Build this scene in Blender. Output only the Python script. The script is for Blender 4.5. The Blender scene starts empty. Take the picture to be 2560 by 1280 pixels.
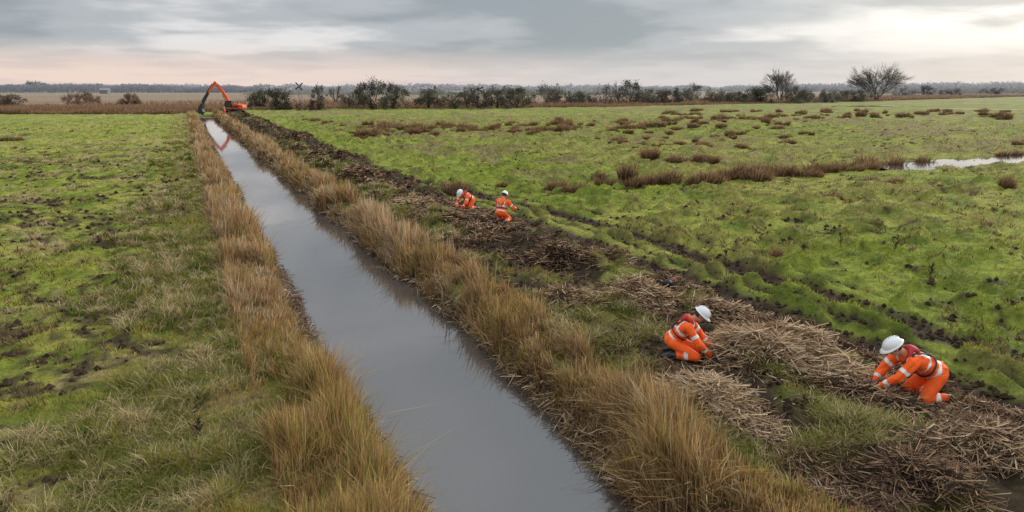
import bpy, bmesh, math, random
import numpy as np
from mathutils import Vector, Matrix
rnd = random.Random(7); R = np.random.default_rng(11)
scene = bpy.context.scene; COL = scene.collection
H = 5.5; FP = 1707.0; TH = math.radians(13.76); YAW = math.radians(25.15)
cT, sT, cY, sY = math.cos(TH), math.sin(TH), math.cos(YAW), math.sin(YAW)
RT = Vector((cY, -sY, 0)); FW = Vector((sY, cY, 0))
def P(px, py, z=0.0):
    xr = px-1280; yu = 640-py
    t = (z-H)/(yu*cT-FP*sT)
    r = xr*t; F = (FP*cT+yu*sT)*t
    return Vector((r*cY+F*sY, -r*sY+F*cY, z))
def PG(px, py):
    p = P(px, py)
    for i in range(6): p = P(px, py, .5*p.z+.5*float(hgt(p.x, p.y)))
    p.z = float(hgt(p.x, p.y)); return p
# ------------------------------------------------------------ noise
def _h(ix, iy, s):
    with np.errstate(over='ignore'):
        n = (ix.astype(np.int64)*374761393 + iy.astype(np.int64)*668265263 + s*974711) & 0xffffffff
        n = ((n ^ (n >> 13))*1274126177) & 0xffffffff
        n = (n ^ (n >> 16)) & 0xffff
    return n/65535.0
def vn(x, y, s=0):
    x = np.asarray(x, float); y = np.asarray(y, float)
    ix = np.floor(x); iy = np.floor(y); fx = x-ix; fy = y-iy
    fx = fx*fx*(3-2*fx); fy = fy*fy*(3-2*fy)
    a = _h(ix, iy, s); b = _h(ix+1, iy, s); c = _h(ix, iy+1, s); d = _h(ix+1, iy+1, s)
    return a+(b-a)*fx+(c-a)*fy+(a-b-c+d)*fx*fy
def fbm(x, y, s=0, o=4):
    t = 0; a = .5; n = 0
    for i in range(o):
        t = t+a*vn(x*2**i+i*17.3, y*2**i-i*9.1, s+i); n += a; a *= .5
    return t/n
def ss(a, b, v):
    t = np.clip((v-a)/(b-a), 0, 1); return t*t*(3-2*t)
def camframe(x, y):
    return x*cY-y*sY, x*sY+y*cY     # right, forward
def bound(r):
    return np.interp(r, [-400, -76, -70, 27, 175, 379, 900], [150, 154, 186, 214, 330, 515, 900])
pondline = [P(2200, 418), P(2260, 412), P(2330, 409), P(2420, 404), P(2500, 399), P(2570, 393), P(2700, 386)]
def ponddist(x, y):
    x = np.asarray(x, float); d = np.full(x.shape, 1e9)
    for a, b in zip(pondline[:-1], pondline[1:]):
        ex, ey = b.x-a.x, b.y-a.y; L = ex*ex+ey*ey
        t = np.clip(((x-a.x)*ex+(y-a.y)*ey)/L, 0, 1)
        d = np.minimum(d, np.hypot(x-a.x-t*ex, y-a.y-t*ey))
    return d
def wob(y): return .22*(fbm(y*.45, y*0+3, 5, 3)-.5)*2
def wob2(y): return .45*(fbm(y*.4, y*0+8, 9, 3)-.5)*2
def rutmask(x, y):
    cur = .6*(fbm(y*.12, y*0, 31, 2)-.5)-np.maximum(y-20, 0)**1.5*.03
    m = 0
    for c, wd, st in ((15.4, .50, 1), (13.0, .60, 1), (14.2, .2, .5), (16.8, .2, .4)):
        m = np.maximum(m, st*np.exp(-((x-c-cur+.4*(fbm(x*1.1, y*1.1, 34, 2)-.5))/wd)**2))
    m = m*(.62+.38*ss(.28, .5, fbm(x*.9, y*.5, 33, 3)))
    return np.clip(m*1.9-.15, 0, 1)*(1-ss(38, 50, y))
DE = 172.0
def tusk(x, y): return ss(.48, .74, fbm(x*1.25, y*1.25, 2, 2))
def hgt(x, y):
    x = np.asarray(x, float); y = np.asarray(y, float)
    d = np.hypot(x, y); far = 1-ss(150, 320, d)
    z = .22*(fbm(x*.45, y*.45, 1, 3)-.5) + .30*tusk(x, y)*ss(.3, .6, fbm(x*.15, y*.15, 14, 2)+.12)*(.55+.45*ss(10, 14, x))
    z = z+.14*(fbm(x*3.4, y*3.4, 12, 2)-.5)
    z = z*(far*.9+.1)
    rm = rutmask(x, y)
    z = z*(1-.85*rm)
    sp = ss(7.4, 8.6, x)*(1-ss(11.6, 12.8, x))*(1-ss(165, 180, y))
    z = z+sp*(.34*ss(.42, .75, fbm(x*.55, y*.42, 3, 3))*(1+.8*ss(25, 60, y))+.26*(fbm(x*2.6, y*2.6, 4, 3)-.4))
    z = z-.10*rm+.08*rm*(fbm(x*4, y*4, 36, 2)-.5)
    a = 1-ss(1.7+wob(y), 2.5+wob(y), x); b = ss(5.6+wob2(y), 6.3+wob2(y), x)
    e = ss(DE-3, DE+3, y)
    k = np.maximum(np.maximum(a, b), e)
    z = z*k-.95*(1-k)
    pd = ponddist(x, y); pk = 1-ss(1.3, 2.6, pd+1.2*(fbm(x*.4, y*.4, 77, 2)-.5))
    z = z*(1-pk)-.25*pk
    return z
A = lambda *c: np.array(c, float)
G1, G2, G3 = A(.145, .19, .03), A(.265, .31, .045), A(.37, .35, .085)
MUD, DRY, OLV, REED, TAN = A(.07, .047, .033), A(.47, .36, .19), A(.22, .19, .06), A(.26, .165, .09), A(.42, .30, .17)
HAZE = A(.44, .42, .41)  # air haze, painted into the base colours of far ground and reedbed
def mx(a, b, t): return a*(1-t[..., None])+b*t[..., None]
def mudmask(x, y):
    n = fbm(x*.32, y*.32, 41, 3); f = fbm(x*1.7, y*1.7, 42, 3); f2 = fbm(x*3.5, y*3.5, 45, 2)
    left = (1-ss(-1.0, .5, x))*ss(.545, .62, n*.36+f*.30+f2*.34+.04*np.exp(-((x+8)/6)**2))*(1-ss(60, 110, y))
    sp = ss(6.9, 8.4, x)*(1-ss(11.6, 13.0, x+1.6*(f-.5)))*ss(.40, .54, f*.5+.5*fbm(x*.5, y*.35, 43, 2)+.08*ss(10, 40, y))*(1-ss(160, 180, y))
    rt = ss(16, 17, x)*ss(.61, .68, n*.25+f*.4+f2*.35)*.8
    return np.clip(np.maximum.reduce([left*.8, sp*.95, rt, rutmask(x, y)]), 0, 1)
def gcol(x, y):
    x = np.asarray(x, float); y = np.asarray(y, float)
    r, F = camframe(x, y); d = np.hypot(x, y)
    n1 = fbm(x*.09, y*.09, 21, 3); n2 = fbm(x*.8, y*.8, 22, 3); n3 = fbm(x*2.5, y*2.5, 23, 2)
    c = mx(np.broadcast_to(G1, x.shape+(3,)), G2, ss(.3, .62, n2*.5+n3*.5))
    c = mx(c, G3, ss(.36, .65, n1)*.65*ss(.3, .6, n2))
    tk = tusk(x, y); c = mx(c, A(.22, .18, .07), tk*.6*ss(.35, .6, n1+.05)*ss(-2, 10, x))
    dl = ss(-3.4, -.2, x+3.0*(n2-.5))*(1-ss(1.9, 2.3, x))
    c = mx(c, OLV, dl*.6); c = mx(c, DRY, dl*ss(.5, .7, n3*.5+n2*.5)*.5)
    dr = ss(5.6, 6.2, x)*(1-ss(11.8, 13.2, x+2*(n2-.5)))*(1-ss(165, 180, y))
    c = mx(c, OLV*.8, dr*.45*ss(.35, .6, n2)); c = mx(c, DRY*.6, dr*ss(.45, .62, n3)*.4)
    lf = (1-ss(-3, -1, x))*ss(.52, .66, fbm(x*.5, y*.4, 25, 3)*.55+n3*.45)
    c = mx(c, DRY*.85, lf*.6)
    rf = ss(16, 20, x)*ss(.46, .62, fbm(x*.06, y*.14, 26, 4)*.5+fbm(x*.7, y*.7, 29, 2)*.5)*ss(22, 50, y)
    c = mx(c, A(.24, .175, .09), rf*.75)
    c = mx(c, MUD, mudmask(x, y))
    bank = ss(1.7, 2.2, x)*(1-ss(6.0, 6.4, x))*(1-ss(DE-1, DE+2, y))
    c = mx(c, MUD*.7, bank)
    o = ss(0, 5, F-bound(r)+3*(n1-.5))
    fld = fbm(x*.006, y*.02, 27, 3)
    fc = mx(np.broadcast_to(REED, x.shape+(3,)), A(.28, .20, .13), ss(.35, .65, fld))
    fc = mx(fc, A(.20, .20, .09), ss(.55, .7, fbm(x*.004, y*.012, 28, 3))*ss(250, 400, F))
    c = mx(c, fc, o)
    hz = 1-np.exp(-np.maximum(d-120, 0)/2600)  # painted haze grows with distance from the origin
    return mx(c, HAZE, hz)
# ------------------------------------------------------------ materials
def newmat(name):
    m = bpy.data.materials.new(name); m.use_nodes = True; nt = m.node_tree; nt.nodes.clear()
    return m, nt, nt.nodes.new('ShaderNodeOutputMaterial')
def attr_mat(name, transl=.3, noise=0.0):
    m, nt, out = newmat(name)
    a = nt.nodes.new('ShaderNodeAttribute'); a.attribute_name = 'Col'
    d = nt.nodes.new('ShaderNodeBsdfDiffuse'); nt.links.new(a.outputs['Color'], d.inputs['Color'])
    if transl > 0:
        t = nt.nodes.new('ShaderNodeBsdfTranslucent'); nt.links.new(a.outputs['Color'], t.inputs['Color'])
        mm = nt.nodes.new('ShaderNodeMixShader'); mm.inputs[0].default_value = transl
        nt.links.new(d.outputs[0], mm.inputs[1]); nt.links.new(t.outputs[0], mm.inputs[2]); nt.links.new(mm.outputs[0], out.inputs[0])
    else: nt.links.new(d.outputs[0], out.inputs[0])
    return m
def pmat(name, col, rough=.6, metal=0, var=.15, scale=8, bump=0, spec=.4):
    m, nt, out = newmat(name)
    b = nt.nodes.new('ShaderNodeBsdfPrincipled'); nt.links.new(b.outputs[0], out.inputs[0])
    b.inputs['Roughness'].default_value = rough; b.inputs['Metallic'].default_value = metal
    b.inputs['Specular IOR Level'].default_value = spec
    tc = nt.nodes.new('ShaderNodeTexCoord'); n = nt.nodes.new('ShaderNodeTexNoise'); n.inputs['Scale'].default_value = scale; n.inputs['Detail'].default_value = 5
    nt.links.new(tc.outputs['Object'], n.inputs['Vector'])
    r = nt.nodes.new('ShaderNodeMapRange'); r.inputs[1].default_value = .3; r.inputs[2].default_value = .7; r.inputs[3].default_value = 1-var; r.inputs[4].default_value = 1+var
    nt.links.new(n.outputs['Fac'], r.inputs[0])
    v = nt.nodes.new('ShaderNodeVectorMath'); v.operation = 'SCALE'; v.inputs[0].default_value = col
    nt.links.new(r.outputs[0], v.inputs['Scale']); nt.links.new(v.outputs[0], b.inputs['Base Color'])
    if bump:
        bp = nt.nodes.new('ShaderNodeBump'); bp.inputs['Strength'].default_value = bump; bp.inputs['Distance'].default_value = .02
        nt.links.new(n.outputs['Fac'], bp.inputs['Height']); nt.links.new(bp.outputs[0], b.inputs['Normal'])
    return m
M_BL = attr_mat('vegetation', .35); M_STK = attr_mat('dead_stems', .1); M_TREE = attr_mat('foliage', .3)
m, nt, out = newmat('ground_turf')
b = nt.nodes.new('ShaderNodeBsdfPrincipled'); nt.links.new(b.outputs[0], out.inputs[0]); b.inputs['Roughness'].default_value = .95; b.inputs['Specular IOR Level'].default_value = .1
a = nt.nodes.new('ShaderNodeAttribute'); a.attribute_name = 'Col'
tc = nt.nodes.new('ShaderNodeTexCoord')
n1 = nt.nodes.new('ShaderNodeTexNoise'); n1.inputs['Scale'].default_value = 3.2; n1.inputs['Detail'].default_value = 8; n1.inputs['Roughness'].default_value = .7
nt.links.new(tc.outputs['Object'], n1.inputs['Vector'])
r = nt.nodes.new('ShaderNodeMapRange'); r.inputs[1].default_value = .3; r.inputs[2].default_value = .7; r.inputs[3].default_value = .45; r.inputs[4].default_value = 1.35
nt.links.new(n1.outputs['Fac'], r.inputs[0])
v = nt.nodes.new('ShaderNodeVectorMath'); v.operation = 'SCALE'; nt.links.new(a.outputs['Color'], v.inputs[0]); nt.links.new(r.outputs[0], v.inputs['Scale'])
nt.links.new(v.outputs[0], b.inputs['Base Color'])
bp = nt.nodes.new('ShaderNodeBump'); bp.inputs['Strength'].default_value = .9; bp.inputs['Distance'].default_value = .25
nt.links.new(n1.outputs['Fac'], bp.inputs['Height']); nt.links.new(bp.outputs[0], b.inputs['Normal'])
M_GR = m
m, nt, out = newmat('ditch_water')
b = nt.nodes.new('ShaderNodeBsdfPrincipled'); nt.links.new(b.outputs[0], out.inputs[0])
b.inputs['Base Color'].default_value = (.085, .072, .064, 1); b.inputs['Roughness'].default_value = .03; b.inputs['IOR'].default_value = 1.9; b.inputs['Specular IOR Level'].default_value = .8
tc = nt.nodes.new('ShaderNodeTexCoord'); mp = nt.nodes.new('ShaderNodeMapping'); mp.inputs['Scale'].default_value = (1.2, .5, 1)
n1 = nt.nodes.new('ShaderNodeTexNoise'); n1.inputs['Scale'].default_value = 1.6; n1.inputs['Detail'].default_value = 4
nt.links.new(tc.outputs['Object'], mp.inputs[0]); nt.links.new(mp.outputs[0], n1.inputs['Vector'])
bp = nt.nodes.new('ShaderNodeBump'); bp.inputs['Strength'].default_value = .07; bp.inputs['Distance'].default_value = .05
nt.links.new(n1.outputs['Fac'], bp.inputs['Height']); nt.links.new(bp.outputs[0], b.inputs['Normal'])
M_W = m
ORG = pmat('hi_vis_orange', (1.0, .13, .012), .75, var=.12, scale=14, bump=.5)
SIL = pmat('reflective_tape', (.78, .78, .76), .45, var=.06)
RED = pmat('dark_red_cloth', (.42, .03, .03), .7, scale=20, bump=.4)
BLK = pmat('black_webbing', (.015, .015, .016), .6)
RUB = pmat('black_rubber', (.02, .02, .02), .45)
WHT = pmat('white_plastic', (.80, .80, .79), .3, var=.03)
BLU = pmat('blue_glove_rubber', (.02, .10, .42), .5)
SKN = pmat('skin', (.52, .30, .21), .55, var=.08)
HAIR = pmat('brown_hair', (.05, .03, .02), .7)
EYE = pmat('eye', (.05, .04, .04), .2)
EXO = pmat('machine_orange', (.72, .10, .02), .45, var=.2, scale=3)
EXD = pmat('machine_dark', (.03, .03, .033), .5, var=.3)
GLS = pmat('cab_glass', (.02, .025, .03), .08, spec=.8)
STL = pmat('worn_steel', (.18, .17, .16), .4, .6, var=.3)
BAGR = pmat('red_brown_canvas', (.26, .07, .04), .8, scale=10, bump=.5)
GRYM = pmat('grey_paint', (.25, .26, .27), .6)
# ------------------------------------------------------------ object helpers
def link(name, me, mat=None, parent=None):
    o = bpy.data.objects.new(name, me); COL.objects.link(o)
    if mat and me is not None: me.materials.append(mat)
    if parent: o.parent = parent
    return o
def tag(o, label=None, cat=None, group=None, kind=None):
    if label: o['label'] = label
    if cat: o['category'] = cat
    if group: o['group'] = group
    if kind: o['kind'] = kind
    return o
def empty(name, loc=(0, 0, 0), rz=0):
    o = bpy.data.objects.new(name, None); o.empty_display_size = .2; COL.objects.link(o); o.location = loc; o.rotation_euler = (0, 0, rz); return o
def npmesh(name, V, Fc, C=None, smooth=False):
    me = bpy.data.meshes.new(name); V = np.ascontiguousarray(V, np.float32); Fc = np.ascontiguousarray(Fc, np.int32)
    me.vertices.add(len(V)); me.vertices.foreach_set('co', V.ravel())
    k = Fc.shape[1]; me.loops.add(Fc.size); me.loops.foreach_set('vertex_index', Fc.ravel())
    me.polygons.add(len(Fc)); me.polygons.foreach_set('loop_start', np.arange(0, Fc.size, k, dtype=np.int32))
    try: me.polygons.foreach_set('loop_total', np.full(len(Fc), k, np.int32))
    except Exception: pass
    me.polygons.foreach_set('use_smooth', np.full(len(Fc), bool(smooth)))
    me.update(calc_edges=True)
    if C is not None:
        at = me.color_attributes.new('Col', 'FLOAT_COLOR', 'POINT')
        c4 = np.ones((len(V), 4), np.float32); c4[:, :3] = np.clip(C, 0, 1); at.data.foreach_set('color', c4.ravel())
    return me
def blades(base, h, w, lean, bend, col, tip=None):
    n = len(base); base = np.asarray(base, float)
    L = np.stack([np.cos(lean), np.sin(lean), 0*lean], 1); sa = R.uniform(0, math.pi*2, n)
    S = np.stack([np.cos(sa), np.sin(sa), 0*sa], 1)*w[:, None]*.5
    up = A(0, 0, 1)
    def pt(t): return base+L*(h*(bend*(.35*t+.65*t*t)))[:, None]+up*(h*(t-.38*bend*t*t))[:, None]
    p0, p1, p2 = pt(0), pt(.55), pt(1.0)
    V = np.stack([p0-S, p0+S, p1-S*.8, p1+S*.8, p2], 1).reshape(-1, 3)
    i = np.arange(n)[:, None]*5
    F = np.concatenate([i+[[0, 1, 3]], i+[[0, 3, 2]], i+[[2, 3, 4]]], 0)
    if tip is None: tip = col
    C = np.stack([col, col, (col+tip)/2, (col+tip)/2, tip], 1).reshape(-1, 3)
    return V, F, C
def sticks(c, ang, tilt, ln, w, col):
    n = len(c)
    D = np.stack([np.cos(ang)*np.cos(tilt), np.sin(ang)*np.cos(tilt), np.sin(tilt)], 1)*(ln/2)[:, None]
    sd = np.stack([-np.sin(ang), np.cos(ang), 0*ang], 1)
    S = (sd*.88+A(0, 0, 1)*.48*np.sign(R.uniform(-1, 1, n))[:, None])*w[:, None]*.5
    K = R.normal(0, .09, (n, 3))*ln[:, None]*.6; K[:, 2] = abs(K[:, 2])*.6
    V = np.stack([c-D-S, c-D+S, c+K-S, c+K+S, c+D-S*.6, c+D+S*.6], 1).reshape(-1, 3)
    i = np.arange(n)[:, None]*6
    F = np.concatenate([i+[[0, 1, 3]], i+[[0, 3, 2]], i+[[2, 3, 5]], i+[[2, 5, 4]]], 0)
    return V, F, np.repeat(col, 6, 0)
def scatter(n, r0, r1, p, az=50):
    u = R.uniform(0, 1, n); a = 1-p
    r = (r0**a+(r1**a-r0**a)*u)**(1/a)
    t = YAW+np.radians(R.uniform(-az, az, n))
    return r*np.sin(t), r*np.cos(t), r
def along(n, x0, x1, y0, y1, p):
    a = 1-p; u = R.uniform(0, 1, n); y = (y0**a+(y1**a-y0**a)*u)**(1/a)
    return R.uniform(x0, x1, n), y
def pick(T, pal):
    c = np.zeros((len(T), 3)); lo = -1
    for hi, col in pal: c[(T > lo) & (T <= hi)] = col; lo = hi
    return c
# ------------------------------------------------------------ ground
def grow(s0, st, g, end):
    o = []; v = s0; d = st
    while v < end: d = d+g*d; v += d; o.append(v)
    return o
xs = np.array(sorted([-v for v in grow(14, .13, .03, 6000)]+list(np.arange(-14, 18, .13))+grow(18, .13, .016, 6500)))
ys = np.array(sorted([-v+3 for v in grow(0, .3, .12, 3000)]+list(np.arange(3.1, 35, .13))+grow(35, .13, .012, 7000)))
X, Y = np.meshgrid(xs, ys)
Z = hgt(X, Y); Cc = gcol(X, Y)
nx, ny = len(xs), len(ys)
ii = (np.arange(ny-1)[:, None]*nx+np.arange(nx-1)[None, :]).ravel()
me = npmesh('ground', np.stack([X, Y, Z], -1).reshape(-1, 3), np.stack([ii, ii+1, ii+nx+1, ii+nx], 1), Cc.reshape(-1, 3), True)
tag(link('ground', me, M_GR), 'green grazing meadow with muddy strips and brown marsh beyond', 'ground', kind='structure')
me = npmesh('ditch_water', [(1.4, -40, -.5), (7.0, -40, -.5), (7.0, DE, -.5), (1.4, DE, -.5)], [(0, 1, 2, 3)])
tag(link('water', me, M_W), 'still grey water filling the straight ditch', 'water', kind='structure')
V = []
for p in pondline: V += [(p.x-1.3, p.y-3.2, -.04), (p.x+1.3, p.y+3.2, -.04)]
me = npmesh('flood', V, [(2*i, 2*i+2, 2*i+3, 2*i+1) for i in range(len(pondline)-1)])
tag(link('flood_water', me, M_W), 'pale shallow flood water lying in the field at the right edge', 'water', kind='structure')
for (x0, y0, x1, y1, hw, lb) in ((2330, 271, 2620, 276, 2.2, 'thin far strip of flood water near the marsh edge'), (2080, 265, 2230, 264, 2.0, 'short far strip of flood water below the big bare tree')):
    a = P(x0, y0, .2); c = P(x1, y1, .2); o = FW*hw
    me = npmesh('flood', [tuple(a-o), tuple(c-o), tuple(c+o*1.3), tuple(a+o*.6)], [(0, 1, 2, 3)])
    tag(link('flood_water', me, M_W), lb, 'water', kind='structure')
def stuff(name, V, F, C, mat, label, cat):
    o = link(name, npmesh(name, V, F, C), mat); return tag(o, label, cat, kind='stuff')
PPL = [PG(2300, 1000), PG(1722, 885), PG(1172, 522), PG(1256, 553)]
# ------------------------------------------------------------ meadow grass
x, y, r = scatter(430000, 5.5, 140, 1.5)
rr, ff = camframe(x, y)
mm_ = mudmask(x, y)
keep = ((x < 1.95+wob(y)) | (x > 6.2+wob2(y))) & (ff < bound(rr)) & (R.uniform(0, 1, len(x)) > mm_*1.35) & (ponddist(x, y) > 1.8) & (rutmask(x, y) < .35+R.uniform(0, .3, len(x)))
for p in PPL: keep &= np.hypot(x-p.x, y-p.y) > .55
x, y, r = x[keep], y[keep], r[keep]; n = len(x)
tus = tusk(x, y)
h = R.uniform(.025, .06, n)*(1+1.3*tus)*(1+r/120); w = np.maximum(.012, r*.0011)*R.uniform(.7, 1.4, n)
strip = (ss(-3.0, -.8, x)*(1-ss(2.2, 2.4, x))+ss(5.6, 6, x)*(1-ss(10, 12, x)))
h = h*(1+strip*1.1)
c = gcol(x, y); c = c*R.uniform(.7, 1.5, n)[:, None]*np.stack([R.uniform(.85, 1.35, n), np.ones(n), R.uniform(.6, 1.4, n)], 1)
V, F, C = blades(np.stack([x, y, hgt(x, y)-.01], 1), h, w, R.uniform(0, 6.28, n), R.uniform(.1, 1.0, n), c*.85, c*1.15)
stuff('meadow_grass', V, F, C, M_BL, 'short green meadow grass covering both fields', 'grass')
cx1, cy1 = along(5200, -3.0, 1.4, 5, 80, 1.35); cx2, cy2 = along(4600, 6.8, 9.8, 6, 80, 1.35); cx3, cy3 = along(3600, -28, -3, 9, 80, 1.2)
mk = fbm(cx3*.5, cy3*.4, 25, 3)+R.uniform(-.04, .04, len(cx3)) > .56; cx3, cy3 = cx3[mk], cy3[mk]
mk = (fbm(cx1*.7, cy1*.5, 61, 2) > .40+.22*(1-ss(-3.0, .3, cx1))); cx1, cy1 = cx1[mk], cy1[mk]
mk = fbm(cx2*.7, cy2*.5, 62, 2) > .47; cx2, cy2 = cx2[mk], cy2[mk]
cx = np.concatenate([cx1, cx2, cx3]); cy = np.concatenate([cy1, cy2, cy3]); k = 22
mk = np.ones(len(cx), bool)
for p in PPL: mk &= np.hypot(cx-p.x, cy-p.y) > .7
cx, cy = cx[mk], cy[mk]
sz = R.uniform(.15, .42, len(cx))*np.where(cx < -3, .85, 1); tn = R.uniform(0, 1, len(cx))+np.where(cx < -3, .4, 0)-np.where(cx > 6, .1, 0)
x = np.repeat(cx, k)+R.normal(0, .08, len(cx)*k); y = np.repeat(cy, k)+R.normal(0, .08, len(cx)*k); n = len(x)
d = np.hypot(x, y); T = np.repeat(tn, k)
c = pick(T, [(.36, A(.18, .22, .04)), (.64, A(.35, .29, .11)), (9, A(.62, .49, .28))])*R.uniform(.55, 1.35, n)[:, None]
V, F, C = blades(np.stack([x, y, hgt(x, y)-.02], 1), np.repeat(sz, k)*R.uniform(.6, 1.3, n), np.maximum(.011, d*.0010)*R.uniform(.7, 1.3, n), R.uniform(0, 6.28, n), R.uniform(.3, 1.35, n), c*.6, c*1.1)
stuff('rough_grass', V, F, C, M_BL, 'long rough tufts of yellowed grass along the banks', 'grass')
cx, cy, cr = scatter(6000, 8, 120, 1.15); mk = ((cx < -1) | (cx > 13)) & (R.uniform(0, 1, len(cx)) < ss(.42, .6, fbm(cx*.15, cy*.15, 63, 2))+.10); cx, cy = cx[mk], cy[mk]; k = 16
x = np.repeat(cx, k)+R.normal(0, .12, len(cx)*k); y = np.repeat(cy, k)+R.normal(0, .12, len(cx)*k); n = len(x); d = np.hypot(x, y)
c = pick(R.uniform(0, 1, n), [(.6, A(.12, .075, .045)), (1, A(.3, .2, .11))])*R.uniform(.6, 1.4, n)[:, None]
V, F, C = blades(np.stack([x, y, hgt(x, y)-.01], 1), R.uniform(.08, .24, n), np.maximum(.018, d*.0012), R.uniform(0, 6.28, n), R.uniform(.3, 1.3, n), c)
stuff('dead_herbs', V, F, C, M_BL, 'small brown dead herbs flecking the meadow grass', 'plants')
# ------------------------------------------------------------ bank reeds in ragged clumps
def reeds(nc, k, xa, xb, wf, leanc, name, label, hh, gaps, wide):
    cx, cy = along(nc, 0, 1, 4.0, DE, 1.22)
    cx = xa+(xb-xa)*cx+wf(cy)
    cl = fbm(cx*1.1, cy*.6, 91, 3); kp = cl+R.uniform(-.1, .1, nc) > gaps; cx, cy, cl = cx[kp], cy[kp], cl[kp]; m = len(cx)
    near = 1-ss(9, 28, cy)
    ch = hh*(.45+.85*ss(.3, .7, fbm(cx*.9, cy*.7, 92, 2)))*R.uniform(.6, 1.3, m)*(1-.12*near)
    ld = leanc+R.normal(0, 1.2, m); lb = R.uniform(.03, .85, m)**1.3
    gt = R.uniform(0, 1, m)*.5+.4*fbm(cx*.9, cy*.35, 94, 2)+.12+.15*(1-near)
    tone = R.uniform(.65, 1.25, m)
    g_ = lambda v: np.repeat(v, k)
    n = m*k; x = g_(cx)+R.normal(0, wide, n); y = g_(cy)+R.normal(0, wide*1.2, n); d = np.hypot(x, y); gt = g_(gt)
    h = g_(ch)*R.uniform(.4, 1.2, n); lean = g_(ld)+R.normal(0, .8, n)
    bend = np.clip(g_(lb)*R.uniform(.3, 1.6, n)+(R.uniform(0, 1, n) < .05)*.8, .03, 1.4)
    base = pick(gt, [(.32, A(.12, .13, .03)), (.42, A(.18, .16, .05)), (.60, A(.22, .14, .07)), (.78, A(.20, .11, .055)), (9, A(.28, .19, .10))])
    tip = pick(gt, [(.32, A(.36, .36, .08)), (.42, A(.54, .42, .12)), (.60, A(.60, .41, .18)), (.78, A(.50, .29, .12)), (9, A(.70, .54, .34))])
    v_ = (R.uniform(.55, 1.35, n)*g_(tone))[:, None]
    gz = np.maximum(hgt(x, y), -.55)
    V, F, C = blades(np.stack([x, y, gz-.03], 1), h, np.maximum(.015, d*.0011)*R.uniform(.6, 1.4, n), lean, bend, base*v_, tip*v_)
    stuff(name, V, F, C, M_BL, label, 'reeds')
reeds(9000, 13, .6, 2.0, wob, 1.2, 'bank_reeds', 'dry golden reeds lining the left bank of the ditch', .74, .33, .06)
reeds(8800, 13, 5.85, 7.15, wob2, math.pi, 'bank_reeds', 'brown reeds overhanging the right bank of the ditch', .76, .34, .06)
n = 7000
for xa, xb, wf, sg, lb in ((1.95, 2.45, wob, 0, 'broken dark reed stems lying along the left water edge'), (5.65, 6.15, wob2, math.pi, 'broken dark reed stems hanging over the right water edge')):
    x, y = along(n, 0, 1, 4.5, 110, 1.3); x = xa+(xb-xa)*x+wf(y); d = np.hypot(x, y)
    c = pick(R.uniform(0, 1, n), [(.45, A(.10, .065, .04)), (.85, A(.24, .15, .08)), (1, A(.48, .38, .28))])*R.uniform(.7, 1.3, n)[:, None]
    V, F, C = sticks(np.stack([x, y, np.maximum(hgt(x, y), -.5)+R.uniform(0, .22, n)], 1), sg+R.normal(0, .9, n), R.normal(-.1, .4, n), R.uniform(.12, .5, n), np.maximum(.013, d*.001), c)
    stuff('reed_litter', V, F, C, M_STK, lb, 'reed litter')
# cut reed litter over spoil strip
n = 120000
x, y = along(n, 7.4, 12.3, 5, 165, 1.35); d = np.hypot(x, y)
lm = fbm(x*.8, y*.6, 44, 3)
kp = R.uniform(0, 1, n) < ss(.48, .64, lm)+.05; x, y, d = x[kp], y[kp], d[kp]; n = len(x)
tt = R.uniform(0, 1, n)*.55+.45*fbm(x*.6, y*.5, 46, 2)+.08*ss(15, 50, y)
c = pick(tt, [(.20, A(.56, .43, .30)), (.34, A(.38, .26, .155)), (.54, A(.22, .13, .08)), (.68, A(.12, .075, .05)), (9, A(.04, .03, .024))])*R.uniform(.65, 1.3, n)[:, None]
ang = fbm(x*.6, y*.6, 47, 2)*14+R.normal(0, 1.0, n)
V, F, C = sticks(np.stack([x, y, hgt(x, y)+R.uniform(0, .11, n)], 1), ang, R.normal(.05, .3, n), R.uniform(.08, .5, n), np.maximum(.010, d*.0010)*R.uniform(.7, 1.4, n), c)
stuff('reed_litter', V, F, C, M_STK, 'cut reed stems strewn in mud between ditch and wheel ruts', 'reed litter')
n = 30000
x, y = along(n, -18, 26, 6, 60, 1.2); kp = mudmask(x, y) > .4; x, y = x[kp], y[kp]; n = len(x)
s = R.uniform(.02, .08, n)*(1+np.hypot(x, y)*.012)
octv = np.array([(1, 0, 0), (-1, 0, 0), (0, 1, 0), (0, -1, 0), (0, 0, .8), (0, 0, -.6)], float)
octf = np.array([(0, 2, 4), (2, 1, 4), (1, 3, 4), (3, 0, 4), (2, 0, 5), (1, 2, 5), (3, 1, 5), (0, 3, 5)])
V = (octv[None]*(s[:, None, None])*R.uniform(.6, 1.4, (n, 6, 1))+np.stack([x, y, hgt(x, y)+s*.3], 1)[:, None, :]).reshape(-1, 3)
F = (np.arange(n)[:, None, None]*6+octf[None]).reshape(-1, 3)
stuff('mud_clods', V, F, np.repeat(MUD[None]*R.uniform(.5, 1.3, n)[:, None], 6, 0), M_STK, 'dark clods of churned mud scattered in the bare patches', 'mud')
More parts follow.
